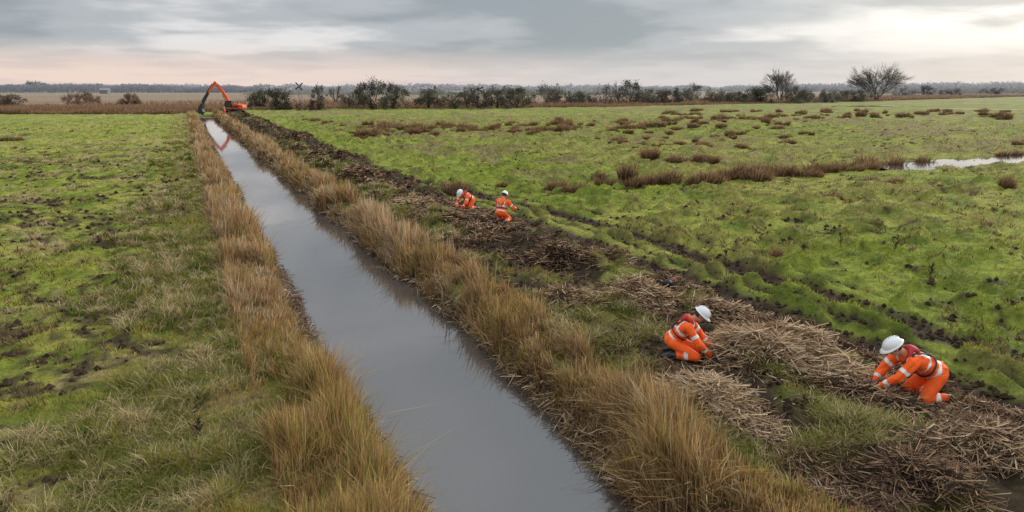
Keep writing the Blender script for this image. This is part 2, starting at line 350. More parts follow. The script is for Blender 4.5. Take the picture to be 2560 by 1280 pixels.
# marsh reedbed beyond the field
n = 100000
r_ = np.concatenate([R.uniform(-140, -60, 36000), R.uniform(-100, 420, 64000)])
off = R.exponential(26, n); F_ = bound(r_)+off
x = r_*cY+F_*sY; y = -r_*sY+F_*cY; d = np.hypot(x, y)
tall = ss(.3, .7, fbm(x*.08, y*.08, 51, 3))
h = R.uniform(.5, 1.5, n)*(.5+.8*tall)
hz = (1-np.exp(-np.maximum(d-120, 0)/2200))  # painted haze for the blade colours, by distance
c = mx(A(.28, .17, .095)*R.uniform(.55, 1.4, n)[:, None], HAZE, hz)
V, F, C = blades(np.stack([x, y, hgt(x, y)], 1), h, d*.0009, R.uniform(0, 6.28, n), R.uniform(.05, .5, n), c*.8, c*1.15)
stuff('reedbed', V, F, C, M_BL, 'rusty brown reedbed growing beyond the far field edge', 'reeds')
# ------------------------------------------------------------ rush clumps
def rushmesh(i):
    n = 520; q = R.uniform(-.5, .5, (4, 2))*A(1.5, .5); ci = R.integers(0, 4, n); rad = R.uniform(0, 1, n)**.6*.30; t = R.uniform(0, 6.28, n)
    x, y = rad*np.cos(t)*1.2+q[ci, 0], rad*np.sin(t)+q[ci, 1]
    c = pick(R.uniform(0, 1, n), [(.18, A(.17, .17, .06)), (.7, A(.24, .13, .075)), (1, A(.40, .25, .15))])*R.uniform(.5, 1.4, n)[:, None]
    hs = R.uniform(.45, 1.2, 4)[ci]
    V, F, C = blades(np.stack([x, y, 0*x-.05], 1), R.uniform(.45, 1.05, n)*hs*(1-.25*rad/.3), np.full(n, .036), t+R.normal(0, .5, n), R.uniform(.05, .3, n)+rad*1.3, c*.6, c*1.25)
    me = npmesh('rush', V, F, C); me.materials.append(M_BL); return me
RM = [rushmesh(i) for i in range(9)]
def rush(px, py, s, label, group):
    p = PG(px, py); o = bpy.data.objects.new('rush_clump', rnd.choice(RM)); COL.objects.link(o)
    o.location = p; o.rotation_euler = (0, 0, rnd.uniform(-.6, .6)-YAW+math.pi*rnd.randint(0, 1)); o.scale = (s*rnd.uniform(.7, 1.5), s*rnd.uniform(.9, 1.5), s*rnd.uniform(.8, 1.35))
    tag(o, label, 'rushes', group)
g = 'brown rush clumps in the long row left of the flood water'
for q in ((1530, 464), (1565, 462), (1605, 462), (1645, 464), (1680, 458), (1730, 456), (1770, 454), (1812, 450), (1850, 447), (1872, 440), (1890, 446), (1915, 434), (1950, 444), (1980, 441), (2020, 438), (2060, 434), (2090, 430), (2125, 428), (2150, 426), (2178, 424), (2198, 420)):
    rush(q[0], q[1]+rnd.uniform(-5, 5), rnd.uniform(.85, 1.4), 'brown rush clump in the long row left of the flood water', g)
g = 'rush clumps in the short row behind the long row'
for q in ((1612, 396), (1640, 400), (1675, 403), (1705, 405), (1740, 405), (1770, 406), (1792, 404)):
    rush(q[0], q[1], rnd.uniform(.75, 1.05), 'dark rush clump in the short row above the long rush row', g)
for (a, b_, s, lb) in ((1360, 475, 1.0, 'lone wide rush clump in open grass right of the kneeling pair'), (1442, 478, .6, 'small rush clump between the lone wide clump and the long row'), (1245, 468, .65, 'small upright rush clump just behind the two far workers'), (1145, 485, .9, 'tawny rush clump at the spoil edge behind the stooping worker'), (1508, 448, .7, 'small rush clump at the left end of the long row'),
    (2310, 412, .9, 'rush clump standing in the gap of the flood water'), (2500, 390, .85, 'rush clump behind the flood water near the right edge'), (2552, 388, .8, 'rush clump behind the flood water at the frame edge'), (2540, 362, .7, 'far rush clump at the right edge above the flood water'), (2520, 470, .8, 'rush clump in green grass below the flood water'), (2225, 463, .7, 'low rush clump below the left tip of the flood water'), (2165, 458, .6, 'low tawny rush clump beside the row end'),
    (2100, 492, .45, 'tiny isolated rush clump in the grass below the row'), (15, 352, .9, 'dark rush clump at the left frame edge'), (60, 351, .7, 'dark rush clump second from the left frame edge'), (1940, 640, .35, 'tiny dark rush tuft in open grass of the right field')):
    rush(a, b_, s, lb, None)
for i in range(130):
    t = rnd.random()**1.2; px = 880+t*1150; py = 326-13*t+rnd.choice((-12, -4, 5))+rnd.gauss(0, 3.5)+(6 if t < .4 else 0)
    rush(px, max(297, py), rnd.uniform(.5, 1.25), 'tawny rush clump in the scattered far band across the middle of the right field', 'rush clumps of the far band')
for i in range(75):
    px = rnd.uniform(1650, 2560); py = rnd.choice((281, 288, 296))+rnd.gauss(0, 2)
    rush(px, max(277, py), rnd.uniform(.6, 1.5), 'brown rush clump in the farthest band on the right below the trees', 'rush clumps of the farthest band')
for i in range(40):
    px = rnd.uniform(1480, 2050); py = rnd.uniform(330, 375)
    rush(px, py, rnd.uniform(.35, .85), 'small rush clump between the far band and the short row', 'small rush clumps behind the short row')
for i in range(12):
    px = rnd.uniform(690, 900); py = rnd.uniform(300, 330)
    rush(px, py, rnd.uniform(.4, .8), 'small brown rush clump right of the excavator spoil line', 'rush clumps near the excavator')
# ------------------------------------------------------------ heaps of cut reeds
def heap(px, py, L, W, hh, ang, dark, label, n=1500):
    hh *= .85; n = int(n*1.35)
    p = PG(px, py); gz = p.z; d0 = math.hypot(p.x, p.y)
    u = R.uniform(0, 1, n)**.6*R.uniform(.85, 1.2, n); t = R.uniform(0, 6.28, n); ed = .6+.75*vn(t*1.6+px, t*0, 6); ax, ay = u*ed*np.cos(t)*L, u*ed*np.sin(t)*W
    ca, sa = math.cos(ang), math.sin(ang); x, y = ax*ca-ay*sa, ax*sa+ay*ca
    lump = .4+1.2*fbm(x*2+px, y*2, 7, 2)
    z = hgt(p.x+x, p.y+y)-gz+hh*np.maximum(0, 1-u*u)*lump*R.uniform(.8, 1.12, n)+.02
    tt = R.uniform(0, 1, n)*.7+.3*fbm(x*2.5+px, y*2.5, 8, 2)+dark*.8
    c = pick(tt, [(.34, A(.62, .47, .30)), (.54, A(.46, .31, .18)), (.76, A(.25, .15, .09)), (9, A(.05, .036, .028))])*R.uniform(.6, 1.25, n)[:, None]
    V, F, C = sticks(np.stack([x, y, z], 1), ang+R.normal(0, .85, n), R.normal(0, .3, n), R.uniform(.15, .75, n), np.maximum(.0105, .0011*d0)*R.uniform(.7, 1.4, n), c)
    k = 26; q = 8; cv = []; cf = []
    for i in range(q+1):
        for j in range(k):
            uu = i/q; tj = j/k*6.2832; bx, by = uu*math.cos(tj)*L*.65, uu*math.sin(tj)*W*.65
            X_, Y_ = bx*ca-by*sa, bx*sa+by*ca
            cv.append((X_, Y_, float(hgt(p.x+X_, p.y+Y_))-gz+hh*(1-uu*uu)*(.4+1.2*float(fbm(np.array(X_*2+px), np.array(Y_*2.), 7, 2)))*.75-.10*uu))
    for i in range(q):
        for j in range(k):
            a_, b_ = i*k+j, i*k+(j+1) % k; cf += [(a_, b_, b_+k), (a_, b_+k, a_+k)]
    cf = np.array(cf)+len(V)
    V = np.concatenate([V, np.array(cv)]); F = np.concatenate([F, cf]); C = np.concatenate([C, np.tile(A(.11, .07, .045), (len(cv), 1))])
    o = link('reed_heap', npmesh('reed_heap', V, F, C), M_STK); o.location = (p.x, p.y, gz)
    tag(o, label, 'heap of cut reeds')
heap(1960, 905, 1.55, .8, .46, 2.4, -.18, 'pale straw coloured heap of cut reeds between the two near workers', 3800)
heap(2080, 985, 1.5, .6, .22, 2.2, .3, 'dark wet heap of cut reeds under the hands of the nearest worker', 2600)
heap(1790, 1010, 1.3, .5, .2, 1.9, -.2, 'straw coloured cut reeds spilling toward the ditch below the kneeling worker in front', 2400)
heap(1830, 800, .9, .45, .25, 2.3, .05, 'brown reed heap just behind the kneeling worker with dark gloves', 1700)
heap(1610, 745, 1.3, .55, .25, 2.1, 0, 'grey brown reed heap left of the dropped bag', 1700)
heap(1440, 760, .9, .45, .2, 2.1, .05, 'low reed heap nearest the ditch left of the bag', 1000)
heap(1400, 640, 1.6, .8, .34, 2.0, .3, 'dark muddy reed heap in front of the upright far worker', 1600)
heap(1180, 575, 1.7, .9, .4, 2.0, .1, 'brown reed heap in front of the two far workers', 1600)
heap(1050, 525, 1.9, .9, .45, 2.0, -.05, 'tawny reed heap left of the stooping far worker', 1500)
heap(920, 455, 2.4, 1.0, .6, 2.0, .15, 'long reed heap halfway along the spoil strip', 1400)
heap(830, 400, 2.8, 1.0, .6, 2.0, .28, 'dark reed heap in the spoil strip toward the excavator', 1200)
heap(740, 350, 3.2, 1.1, .7, 1.9, .25, 'distant reed heap in the spoil strip nearest the excavator', 1000)
heap(2440, 1120, 1.1, .5, .2, 2.3, .05, 'reed heap at the lower right corner below the nearest worker', 1800)
heap(2290, 1190, .9, .45, .16, 2.2, .28, 'dark scattered reed heap near the bottom edge on the right', 1300)
# ------------------------------------------------------------ trees
def tube_np(a, b, ra, rb, k=4):
    a = np.array(a); b = np.array(b); d = b-a; d = d/(np.linalg.norm(d)+1e-9)
    u = np.cross(d, A(.3, .9, .1)); u /= np.linalg.norm(u); v_ = np.cross(d, u)
    t = np.arange(k)/k*2*math.pi; ring = np.cos(t)[:, None]*u+np.sin(t)[:, None]*v_
    V = np.concatenate([a+ring*ra, b+ring*rb]); F = []
    for i in range(k): j = (i+1) % k; F += [(i, j, k+j), (i, k+j, k+i)]
    return V, np.array(F)
def joinp(parts):
    Vs, Fs, o = [], [], 0
    for V, F in parts: Vs.append(V); Fs.append(F+o); o += len(V)
    return np.concatenate(Vs), np.concatenate(Fs)
def haze_tint(c, d, base=120., L=1300.):  # blends painted air haze into tree colours by distance
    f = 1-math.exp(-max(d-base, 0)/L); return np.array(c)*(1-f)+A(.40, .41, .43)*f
def bush(px, by, ty, wpx, col, label, n=4200, name='shrub', open_=0):
    p = P(px, by); d = camframe(p.x, p.y)[1]; m_ = d/(FP*cT)
    ht = (by-ty)*m_*.95; wd = wpx*m_*.55
    root = empty(name, (p.x, p.y, float(hgt(p.x, p.y))-.1)); tag(root, label, 'bush' if name == 'shrub' else 'tree')
    c = haze_tint(col, d)
    parts = []
    for i in range(6):
        t = rnd.uniform(0, 6.28); rr_ = rnd.uniform(.1, .6)*wd
        mid = (math.cos(t)*rr_*.4, math.sin(t)*rr_*.4, ht*.3); top = (math.cos(t)*rr_, math.sin(t)*rr_, ht*rnd.uniform(.55, .85))
        parts.append(tube_np((math.cos(t)*.1, math.sin(t)*.1, 0), mid, .12, .08)); parts.append(tube_np(mid, top, .08, .03))
    V, F = joinp(parts); link('trunk', npmesh('trunk', V, F, np.tile(c*.9, (len(V), 1))), M_TREE, root)
    nc = 34; cc = []
    for i in range(nc):
        t = rnd.uniform(0, 6.28); u = rnd.random()**.5; zz = rnd.uniform(.06, .84)
        env = math.sqrt(max(.05, 1-((zz-.35)/.62)**2)) if zz > .35 else .9
        cc.append((math.cos(t)*u*wd*env*.84, math.sin(t)*u*wd*env*.84, zz*ht*rnd.uniform(.85, 1.06), rnd.uniform(.16, .32)*min(wd, ht)))
    cc = np.array(cc); idx = R.integers(0, nc, n)
    dd = R.normal(0, 1, (n, 3)); dd /= np.linalg.norm(dd, axis=1)[:, None]; rr_ = R.uniform(0, 1, n)**.5
    ce = cc[idx, :3]+dd*(cc[idx, 3]*rr_*R.uniform(.6, 1.3, n))[:, None]; ce[:, 2] = np.maximum(ce[:, 2], .1)
    s = max(.16, d*.00078)*R.uniform(.5, 1.5, n)
    tri = R.normal(0, 1, (n, 3, 3))*.8; tri[:, 2] += dd*.7+A(0, 0, .3); V = (ce[:, None, :]+tri*s[:, None, None]).reshape(-1, 3)
    tone = (R.uniform(.6, 1.4, n)*np.array([rnd.uniform(.6, 1.45) for _ in range(nc)])[idx])[:, None]
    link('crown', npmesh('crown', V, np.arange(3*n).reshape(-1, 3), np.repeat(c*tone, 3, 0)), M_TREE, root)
    return root
def bare(px, by, ty, wpx, col, label, levels=6, stems=3, tw=.10, seed=1, name='bare_tree'):
    q = random.Random(seed); p = P(px, by); d = camframe(p.x, p.y)[1]; m_ = d/(FP*cT); ht = (by-ty)*m_; wd = wpx*m_*.5
    root = empty(name, (p.x, p.y, float(hgt(p.x, p.y))-.1)); tag(root, label, 'tree')
    c = haze_tint(col, d); S = []
    def rec(a, dr, ln, lv):
        b_ = a+dr*ln; S.append((np.array(a), np.array(b_), lv))
        if lv == 0: return
        for i in range(3 if lv > 1 else 5):
            nd = dr+Vector((q.gauss(0, .36), q.gauss(0, .36), q.gauss(.0, .22))); out_ = Vector((a.x, a.y, 0)); nd += out_*.10; nd.normalize()
            rec(a+(b_-a)*q.uniform(.45, 1.0), nd, ln*q.uniform(.70, .88), lv-1)
    for i in range(stems):
        t = i/stems*6.28+.4; rec(Vector((0, 0, 0)), Vector((math.cos(t)*.6, math.sin(t)*.6, 1)).normalized(), 1.0, levels-1)
    E = np.array([s_[1] for s_ in S]); wx = np.percentile(np.abs(E[:, :2]), 97); zx = np.percentile(E[:, 2], 99.5); sc = A(wd/wx, wd/wx, ht/zx)
    TR, BR = [], []
    for a, b_, lv in S:
        f = lv/(levels-1); ra = tw*.5*(1+f**1.5*7); rb = tw*.5*(1+max(0, f-.2)**1.5*5) if lv else tw*.2
        (TR if lv >= levels-2 else BR).append(tube_np(a*sc, b_*sc, ra, rb, 5 if lv >= levels-2 else 3))
    V1, F1 = joinp(TR); V2, F2 = joinp(BR)
    link('trunk', npmesh('trunk', V1, F1, np.tile(c*.8, (len(V1), 1))), M_TREE, root)
    link('crown', npmesh('crown', V2, F2, c*np.repeat(R.uniform(.7, 1.3, len(V2)//6), 6)[:, None]), M_TREE, root)
DK = (.085, .078, .05); BR_ = (.14, .10, .07); OD = (.12, .105, .065); GY = (.25, .22, .20)
bush(25, 270, 233, 75, BR_, 'low dark brown shrub at the far left edge of the marsh')
bush(205, 264, 232, 100, (.23, .14, .09), 'wide rusty brown shrub in the marsh left of the excavator')
bush(325, 264, 230, 52, (.23, .14, .09), 'small rounded brown shrub nearest the excavator on the left')
bush(92, 228, 206, 55, (.20, .13, .09), 'faint rusty tree standing far off on the left skyline')
bush(645, 272, 222, 56, OD, 'dark green shrub, first right of the excavator')
bush(692, 275, 218, 86, DK, 'broad dark shrub, second right of the excavator', n=4600)
bush(778, 276, 250, 76, BR_, 'low brown scrub below the small windpump', n=2600)
bush(797, 258, 208, 46, (.11, .095, .075), 'thin topped dark tree just right of the windpump', n=1600, name='hedge_tree')
bush(872, 272, 234, 74, (.14, .12, .09), 'loose grey brown shrub left of the tallest hedge tree', n=2200)
bush(932, 274, 194, 92, DK, 'tallest round dark tree in the left half of the hedge', n=5600, name='hedge_tree')
bush(985, 272, 204, 76, OD, 'dark tree touching the right side of the tallest hedge tree', n=4600, name='hedge_tree')
bush(1072, 272, 217, 80, DK, 'dark shrub at the left end of the long middle hedge')
bush(1140, 272, 222, 100, OD, 'wide shrub, second in the long middle hedge')
bush(1194, 272, 209, 74, (.11, .09, .07), 'taller thin crowned tree, third in the long middle hedge', n=2800, name='hedge_tree')
bush(1243, 272, 219, 84, DK, 'dark shrub, fourth in the long middle hedge')
bush(1292, 270, 213, 76, OD, 'rounded shrub closing the right end of the long middle hedge')
bush(1372, 262, 211, 96, OD, 'wide rounded olive tree alone in the middle of the skyline', name='hedge_tree')
bush(1452, 262, 224, 84, (.11, .11, .075), 'low shrub right of the lone rounded olive tree')
bush(1512, 262, 208, 70, (.15, .125, .10), 'sparse twiggy tree left of the peaked dark tree', n=1700, name='hedge_tree')
bush(1576, 262, 196, 80, DK, 'peaked dark tree, tallest in the centre right of the hedge', n=4200, name='hedge_tree')
bush(1628, 260, 222, 84, OD, 'low shrub on the right foot of the peaked dark tree')
bush(1690, 260, 219, 84, DK, 'dark shrub, first of the right hand hedge')
bush(1731, 257, 206, 50, (.14, .115, .09), 'narrow twiggy tree rising from the right hand hedge', n=1700, name='hedge_tree')
bush(1795, 258, 222, 104, OD, 'wide low shrub in the right hand hedge')
bush(1853, 258, 226, 84, (.14, .125, .08), 'low olive shrub left of the pale bare tree')
bush(1905, 258, 217, 74, DK, 'dark shrub at the left foot of the pale bare tree')
bush(1985, 258, 213, 94, DK, 'dark broad shrub at the right foot of the pale bare tree')
bush(2062, 256, 224, 104, (.15, .135, .10), 'low grey shrub midway between the two bare trees')
bush(2132, 254, 224, 94, (.15, .135, .10), 'low grey shrub on the left of the big bare tree')
bush(2262, 240, 216, 60, (.2, .19, .18), 'hazy low tree right of the big bare tree', n=1700, name='hedge_tree')
bush(2316, 238, 211, 30, (.11, .115, .10), 'small pointed dark tree standing on the right skyline', n=1200, name='hedge_tree')
bush(2375, 240, 221, 80, (.2, .19, .18), 'hazy bush right of the small pointed tree', n=1700)
bush(2480, 236, 219, 66, (.2, .19, .18), 'hazy bush near the right end of the skyline', n=1700)
bare(1950, 256, 179, 84, GY, 'pale leafless tree with a fine upright crown', levels=6, stems=5, seed=3, tw=.06)
bare(2190, 252, 166, 122, (.22, .19, .17), 'largest leafless tree with a wide domed crown of fine branches', levels=6, stems=8, seed=5, tw=.055)
bare(840, 262, 214, 34, (.15, .13, .12), 'thin leafless sapling between windpump and tallest hedge tree', levels=5, stems=2, seed=8, tw=.06)
bare(1545, 258, 205, 34, (.15, .13, .12), 'slim leafless sapling beside the peaked dark tree', levels=5, stems=2, seed=9, tw=.06)
def farwood(px0, px1, dist, hm, label, col, n, dens=.5):
    t = R.uniform(0, 1, n); px = px0+(px1-px0)*t; r_ = (px-1280)/(FP*cT+418*sT)*dist*1.0
    F_ = dist+R.uniform(0, 60, n); x = r_*cY+F_*sY; y = -r_*sY+F_*cY
    prof = hm*(.45+.65*fbm(px*.015, px*0+dist, 71, 3)+.3*(vn(px*.10, px*0, 72)-.5))
    z = R.uniform(0, 1, n)**.8*prof*.93
    s = dist*.0013*R.uniform(.6, 1.5, n)
    # faces turned broadly to the meadow so that the far mass shades evenly
    U = np.array([RT.x, RT.y, 0]); tri = R.normal(0, 1, (n, 3, 1))*U+R.normal(0, .7, (n, 3, 1))*A(0, 0, 1)+R.normal(0, .25, (n, 3, 3))
    V = (np.stack([x, y, z], 1)[:, None]+tri*s[:, None, None]*.8); V[:, :, 2] = np.maximum(V[:, :, 2], -.5); V = V.reshape(-1, 3)
    c = np.array(col)[None]*R.uniform(.94, 1.06, n)[:, None]  # col is a pale grey with the distance haze painted in
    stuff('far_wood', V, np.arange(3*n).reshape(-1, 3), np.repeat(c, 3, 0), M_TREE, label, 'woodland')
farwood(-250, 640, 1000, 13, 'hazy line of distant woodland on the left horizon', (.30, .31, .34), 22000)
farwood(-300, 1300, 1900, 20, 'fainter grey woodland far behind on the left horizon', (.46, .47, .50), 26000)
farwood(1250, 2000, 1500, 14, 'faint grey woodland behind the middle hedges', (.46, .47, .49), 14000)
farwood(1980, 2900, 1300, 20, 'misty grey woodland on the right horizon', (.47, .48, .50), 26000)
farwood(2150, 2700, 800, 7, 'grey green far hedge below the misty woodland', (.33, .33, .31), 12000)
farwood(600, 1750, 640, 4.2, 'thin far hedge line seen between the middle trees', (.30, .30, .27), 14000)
# ------------------------------------------------------------ bmesh helpers
def box(bm, c, s, rot=None, bev=.0):
    r_ = bmesh.ops.create_cube(bm, size=1); vs = r_['verts']
    for v_ in vs: v_.co = Vector((v_.co.x*s[0], v_.co.y*s[1], v_.co.z*s[2]))
    if rot is not None:
        for v_ in vs: v_.co = rot @ v_.co
    for v_ in vs: v_.co += Vector(c)
    if bev:
        es = list({e for v_ in vs for e in v_.link_edges}); bmesh.ops.bevel(bm, geom=es, offset=bev, segments=2, affect='EDGES', profile=.6)
def tube(bm, a, b_, ra, rb=None, k=12):
    a, b_ = Vector(a), Vector(b_); rb = ra if rb is None else rb; d = b_-a
    mt = Matrix.Translation((a+b_)/2) @ d.to_track_quat('Z', 'Y').to_matrix().to_4x4()
    bmesh.ops.create_cone(bm, cap_ends=True, segments=k, radius1=ra, radius2=rb, depth=d.length, matrix=mt)
def sphere(bm, c, r_, M3=None, u=18, v=12):
    mt = Matrix.Translation(Vector(c)) @ ((M3.to_4x4() if M3 is not None else Matrix.Identity(4)) @ Matrix.Diagonal((r_[0], r_[1], r_[2], 1)))
    bmesh.ops.create_uvsphere(bm, u_segments=u, v_segments=v, radius=1, matrix=mt)
def cap(bm, a, b_, ra, rb, k=12):
    tube(bm, a, b_, ra, rb, k); sphere(bm, a, (ra,)*3, None, k, 8); sphere(bm, b_, (rb,)*3, None, k, 8)
def prism(bm, pts, y0, y1, bev=0):
    a = [bm.verts.new((p[0], y0, p[1])) for p in pts]; b_ = [bm.verts.new((p[0], y1, p[1])) for p in pts]
    n = len(pts); fs = [bm.faces.new(a), bm.faces.new(b_[::-1])]
    for i in range(n): j = (i+1) % n; fs.append(bm.faces.new((a[j], a[i], b_[i], b_[j])))
    bmesh.ops.recalc_face_normals(bm, faces=fs)
    if bev: bmesh.ops.bevel(bm, geom=list({e for f in fs for e in f.edges}), offset=bev, segments=2, affect='EDGES')
def fin(bm, name, mat, parent=None, smooth=False):
    me = bpy.data.meshes.new(name); bm.to_mesh(me); bm.free()
    if smooth:
        for p_ in me.polygons: p_.use_smooth = True
    return link(name, me, mat, parent)
def remesh(bm, voxel, it=4, fac=.5):
    me = bpy.data.meshes.new('tmp'); bm.to_mesh(me); bm.free(); o = bpy.data.objects.new('tmp', me); COL.objects.link(o)
    m1 = o.modifiers.new('r', 'REMESH'); m1.mode = 'VOXEL'; m1.voxel_size = voxel; m1.use_smooth_shade = True
    if it: m2 = o.modifiers.new('s', 'SMOOTH'); m2.factor = fac; m2.iterations = it
    dg = bpy.context.evaluated_depsgraph_get(); dg.update()
    res = bpy.data.meshes.new_from_object(o.evaluated_get(dg)); bpy.data.objects.remove(o)
    for p_ in res.polygons: p_.use_smooth = True
    return res
# ------------------------------------------------------------ people
def V3(t): return Vector(t)
def person(px, py, face, pose, label, glove=BLK, scale=1.0, zoff=0, red=True):
    p = PG(px, py)
    root = empty('person', (p.x, p.y, p.z+zoff), math.atan2(face.y, face.x)); root.scale = (scale,)*3; tag(root, label, 'person')
    J = {k: V3(v_) for k, v_ in pose.items()}
    pel, che, hd = J['pelvis'], J['chest'], J['head']
    d = (che-pel).normalized(); s = Vector((0, 1, 0)); s = (s-d*s.dot(d)).normalized(); nrm = s.cross(d)
    SM = Matrix((nrm, s, d)).transposed()
    L = (che-pel).length
    fd = J['face'].normalized(); hu = Vector((0, 0, 1)); hu = (hu-fd*hu.dot(fd)).normalized(); hside = hu.cross(fd)
    HM = Matrix((fd, hside, hu)).transposed()
    arms = [(J['shL'], J['elL'], J['wrL'], J['haL']), (J['shR'], J['elR'], J['wrR'], J['haR'])]
    legs = [(J['hipL'], J['knL'], J['anL'], J['toL']), (J['hipR'], J['knR'], J['anR'], J['toR'])]
    bm = bmesh.new()
    sphere(bm, hd+hu*.03, (.098, .078, .095), HM); sphere(bm, hd-hu*.045+fd*.02, (.07, .06, .075), HM)
    cap(bm, hd-hu*.03+fd*.09, hd-hu*.0+fd*.085, .017, .012)
    cap(bm, hd-hu*.075+fd*.075-hside*.018, hd-hu*.075+fd*.075+hside*.018, .012, .012)
    cap(bm, hd+hu*.03+fd*.083-hside*.035, hd+hu*.03+fd*.083+hside*.035, .014, .014)
    for q in (-1, 1): sphere(bm, hd+hside*q*.08-hu*.005, (.02, .012, .032), HM)
    cap(bm, che+d*.0, hd-hu*.04-fd*.02, .055, .052)
    sphere(bm, pel.lerp(che, .68), (.10, .155, .2), SM); sphere(bm, pel.lerp(che, .2), (.10, .14, .18), SM)
    for sh, el, wr, ha in arms:
        cap(bm, sh, el, .045, .036); cap(bm, el, wr, .036, .025); cap(bm, wr, ha, .026, .018); cap(bm, che.lerp(sh, .2)-d*.03, sh, .06, .05)
    for hp, kn, an, to in legs: cap(bm, hp, kn, .075, .05); cap(bm, kn, an, .05, .035); cap(bm, an, to, .035, .025); cap(bm, pel, hp, .09, .08)
    me = remesh(bm, .011, 2); link('body', me, SKN, root)
    for q in (-1, 1):
        bm = bmesh.new(); sphere(bm, hd+hu*.008+fd*.092+hside*q*.032, (.008, .013, .008), HM, 8, 6); fin(bm, 'eye', EYE, root, True)
    bm = bmesh.new(); sphere(bm, hd-fd*.02+hu*.015, (.095, .087, .09), HM); fin(bm, 'hair', HAIR, root, True)
    bm = bmesh.new()
    sphere(bm, pel.lerp(che, .72), (.145, .205, .21), SM); sphere(bm, pel.lerp(che, .30), (.145, .185, .22), SM); sphere(bm, pel.lerp(che, .05), (.155, .185, .14), SM)
    cap(bm, che-d*.05, che+d*.03, .10, .075)
    for sh, el, wr, ha in arms:
        cap(bm, che.lerp(sh, .3)-d*.04, sh, .095, .085); cap(bm, sh, el, .082, .066); cap(bm, el, wr, .066, .047)
    me = remesh(bm, .016, 5)
    n = len(me.vertices); co = np.empty(n*3, np.float32); me.vertices.foreach_get('co', co); co = co.reshape(-1, 3).astype(float)
    nn = np.empty(n*3, np.float32); me.vertices.foreach_get('normal', nn); nn = nn.reshape(-1, 3)
    wr_ = (fbm(co[:, 0]*14+co[:, 2]*9, co[:, 1]*14-co[:, 2]*7, 5, 2)-.5)*.055
    co += nn*wr_[:, None]; me.vertices.foreach_set('co', co.astype(np.float32).ravel()); me.update()
    me.materials.append(ORG); me.materials.append(SIL)
    pn = np.array(pel); dn = np.array(d); sn = np.array(s)
    fc = np.empty(len(me.polygons)*3, np.float32); me.polygons.foreach_get('center', fc); fc = fc.reshape(-1, 3).astype(float)
    def seg(a, b_):
        a = np.array(a); b_ = np.array(b_); e = b_-a; l = e@e; t = np.clip(((fc-a)@e)/l, 0, 1); return t, np.linalg.norm(fc-a-t[:, None]*e, axis=1)
    which = np.zeros(len(fc), int)
    t0, d0 = seg(pel, che); best = d0/.17; tt = t0.copy()
    for i, (sh, el, wr, ha) in enumerate(arms):
        for a, b_, rr_, w in ((sh, el, .074, 1), (el, wr, .056, 2)):
            t, dd = seg(a, b_); dd = dd/rr_; mk = dd < best; best = np.where(mk, dd, best); which = np.where(mk, w, which); tt = np.where(mk, t, tt)
    lat = (fc-np.array(pel))@sn; hgt_ = ((fc-pn)@dn)/L
    torso = which == 0
    band = (torso & (((hgt_ > .14) & (hgt_ < .23)) | ((hgt_ > .47) & (hgt_ < .56)))) | (torso & (np.abs(np.abs(lat)-.115) < .02) & (hgt_ > .5)) | ((which == 1) & (tt > .5) & (tt < .66)) | ((which == 2) & (tt > .42) & (tt < .58))
    me.polygons.foreach_set('material_index', band.astype(np.int32)); link('jacket', me, None, root)
    bm = bmesh.new(); sphere(bm, pel, (.13, .165, .13), SM)
    for hp, kn, an, to in legs: cap(bm, hp, kn, .108, .086); cap(bm, kn, an.lerp(kn, .3), .085, .07)
    me = remesh(bm, .018, 4); me.materials.append(ORG); me.materials.append(SIL)
    fc = np.empty(len(me.polygons)*3, np.float32); me.polygons.foreach_get('center', fc); fc = fc.reshape(-1, 3).astype(float); band = np.zeros(len(fc), bool)
    for hp, kn, an, to in legs:
        t, dd = seg(kn, an); band |= (t > .3) & (t < .45) & (dd < .11)
    me.polygons.foreach_set('material_index', band.astype(np.int32)); link('trousers', me, None, root)
    for hp, kn, an, to in legs:
        bm = bmesh.new(); cap(bm, an.lerp(kn, .45), an, .068, .058); cap(bm, an, to, .055, .045); cap(bm, an, an+(an-to)*.15, .05, .04)
        me = remesh(bm, .014, 2); link('boot', me, RUB, root)
    for i, (sh, el, wr, ha) in enumerate(arms):
        bm = bmesh.new(); a = (ha-wr).normalized(); sd = Vector((0, 0, 1)).cross(a)
        if sd.length < .2: sd = Vector((0, 1, 0))
        sd.normalize(); dn_ = sd.cross(a)*-1
        dn_ = dn_ if dn_.z < 0 else -dn_
        Mh = Matrix((a, sd, a.cross(sd))).transposed()
        pc = wr+a*.055; cap(bm, wr-a*.03, wr+a*.01, .042, .034); sphere(bm, pc, (.055, .046, .022), Mh)
        for f, (off, ln) in enumerate(((-.033, .062), (-.011, .074), (.011, .07), (.033, .054))):
            b0 = pc+a*.04+sd*off; b1 = b0+(a+dn_*.35+sd*off*4).normalized()*ln*.55; b2 = b1+(a*.5+dn_).normalized()*ln*.5
            cap(bm, b0, b1, .0115, .0105, 8); cap(bm, b1, b2, .0105, .009, 8)
        sg = 1 if i == 1 else -1
        b0 = pc-a*.02+sd*sg*.035; b1 = b0+(a*.6+sd*sg*.8).normalized()*.04; b2 = b1+(a+dn_*.5).normalized()*.032
        cap(bm, b0, b1, .015, .012, 8); cap(bm, b1, b2, .012, .010, 8)
        me = remesh(bm, .0055, 1); link('glove', me, glove, root)
    bm = bmesh.new(); hc = hd+hu*.045
    sphere(bm, hc, (.137, .112, .118), HM, 28, 18)
    for v_ in list(bm.verts):
        if (v_.co-hc).dot(hu) < -.004: bm.verts.remove(v_)
    ridge = [hc+fd*(.137*math.cos(t))+hu*(.12*math.sin(t)) for t in [math.radians(25+13*i) for i in range(11)]]
    for a, b_ in zip(ridge[:-1], ridge[1:]): tube(bm, a, b_, .011, .011, 8)
    hat = fin(bm, 'hard_hat', WHT, root, True)
    bm = bmesh.new(); N = 32; ri = []; ro = []
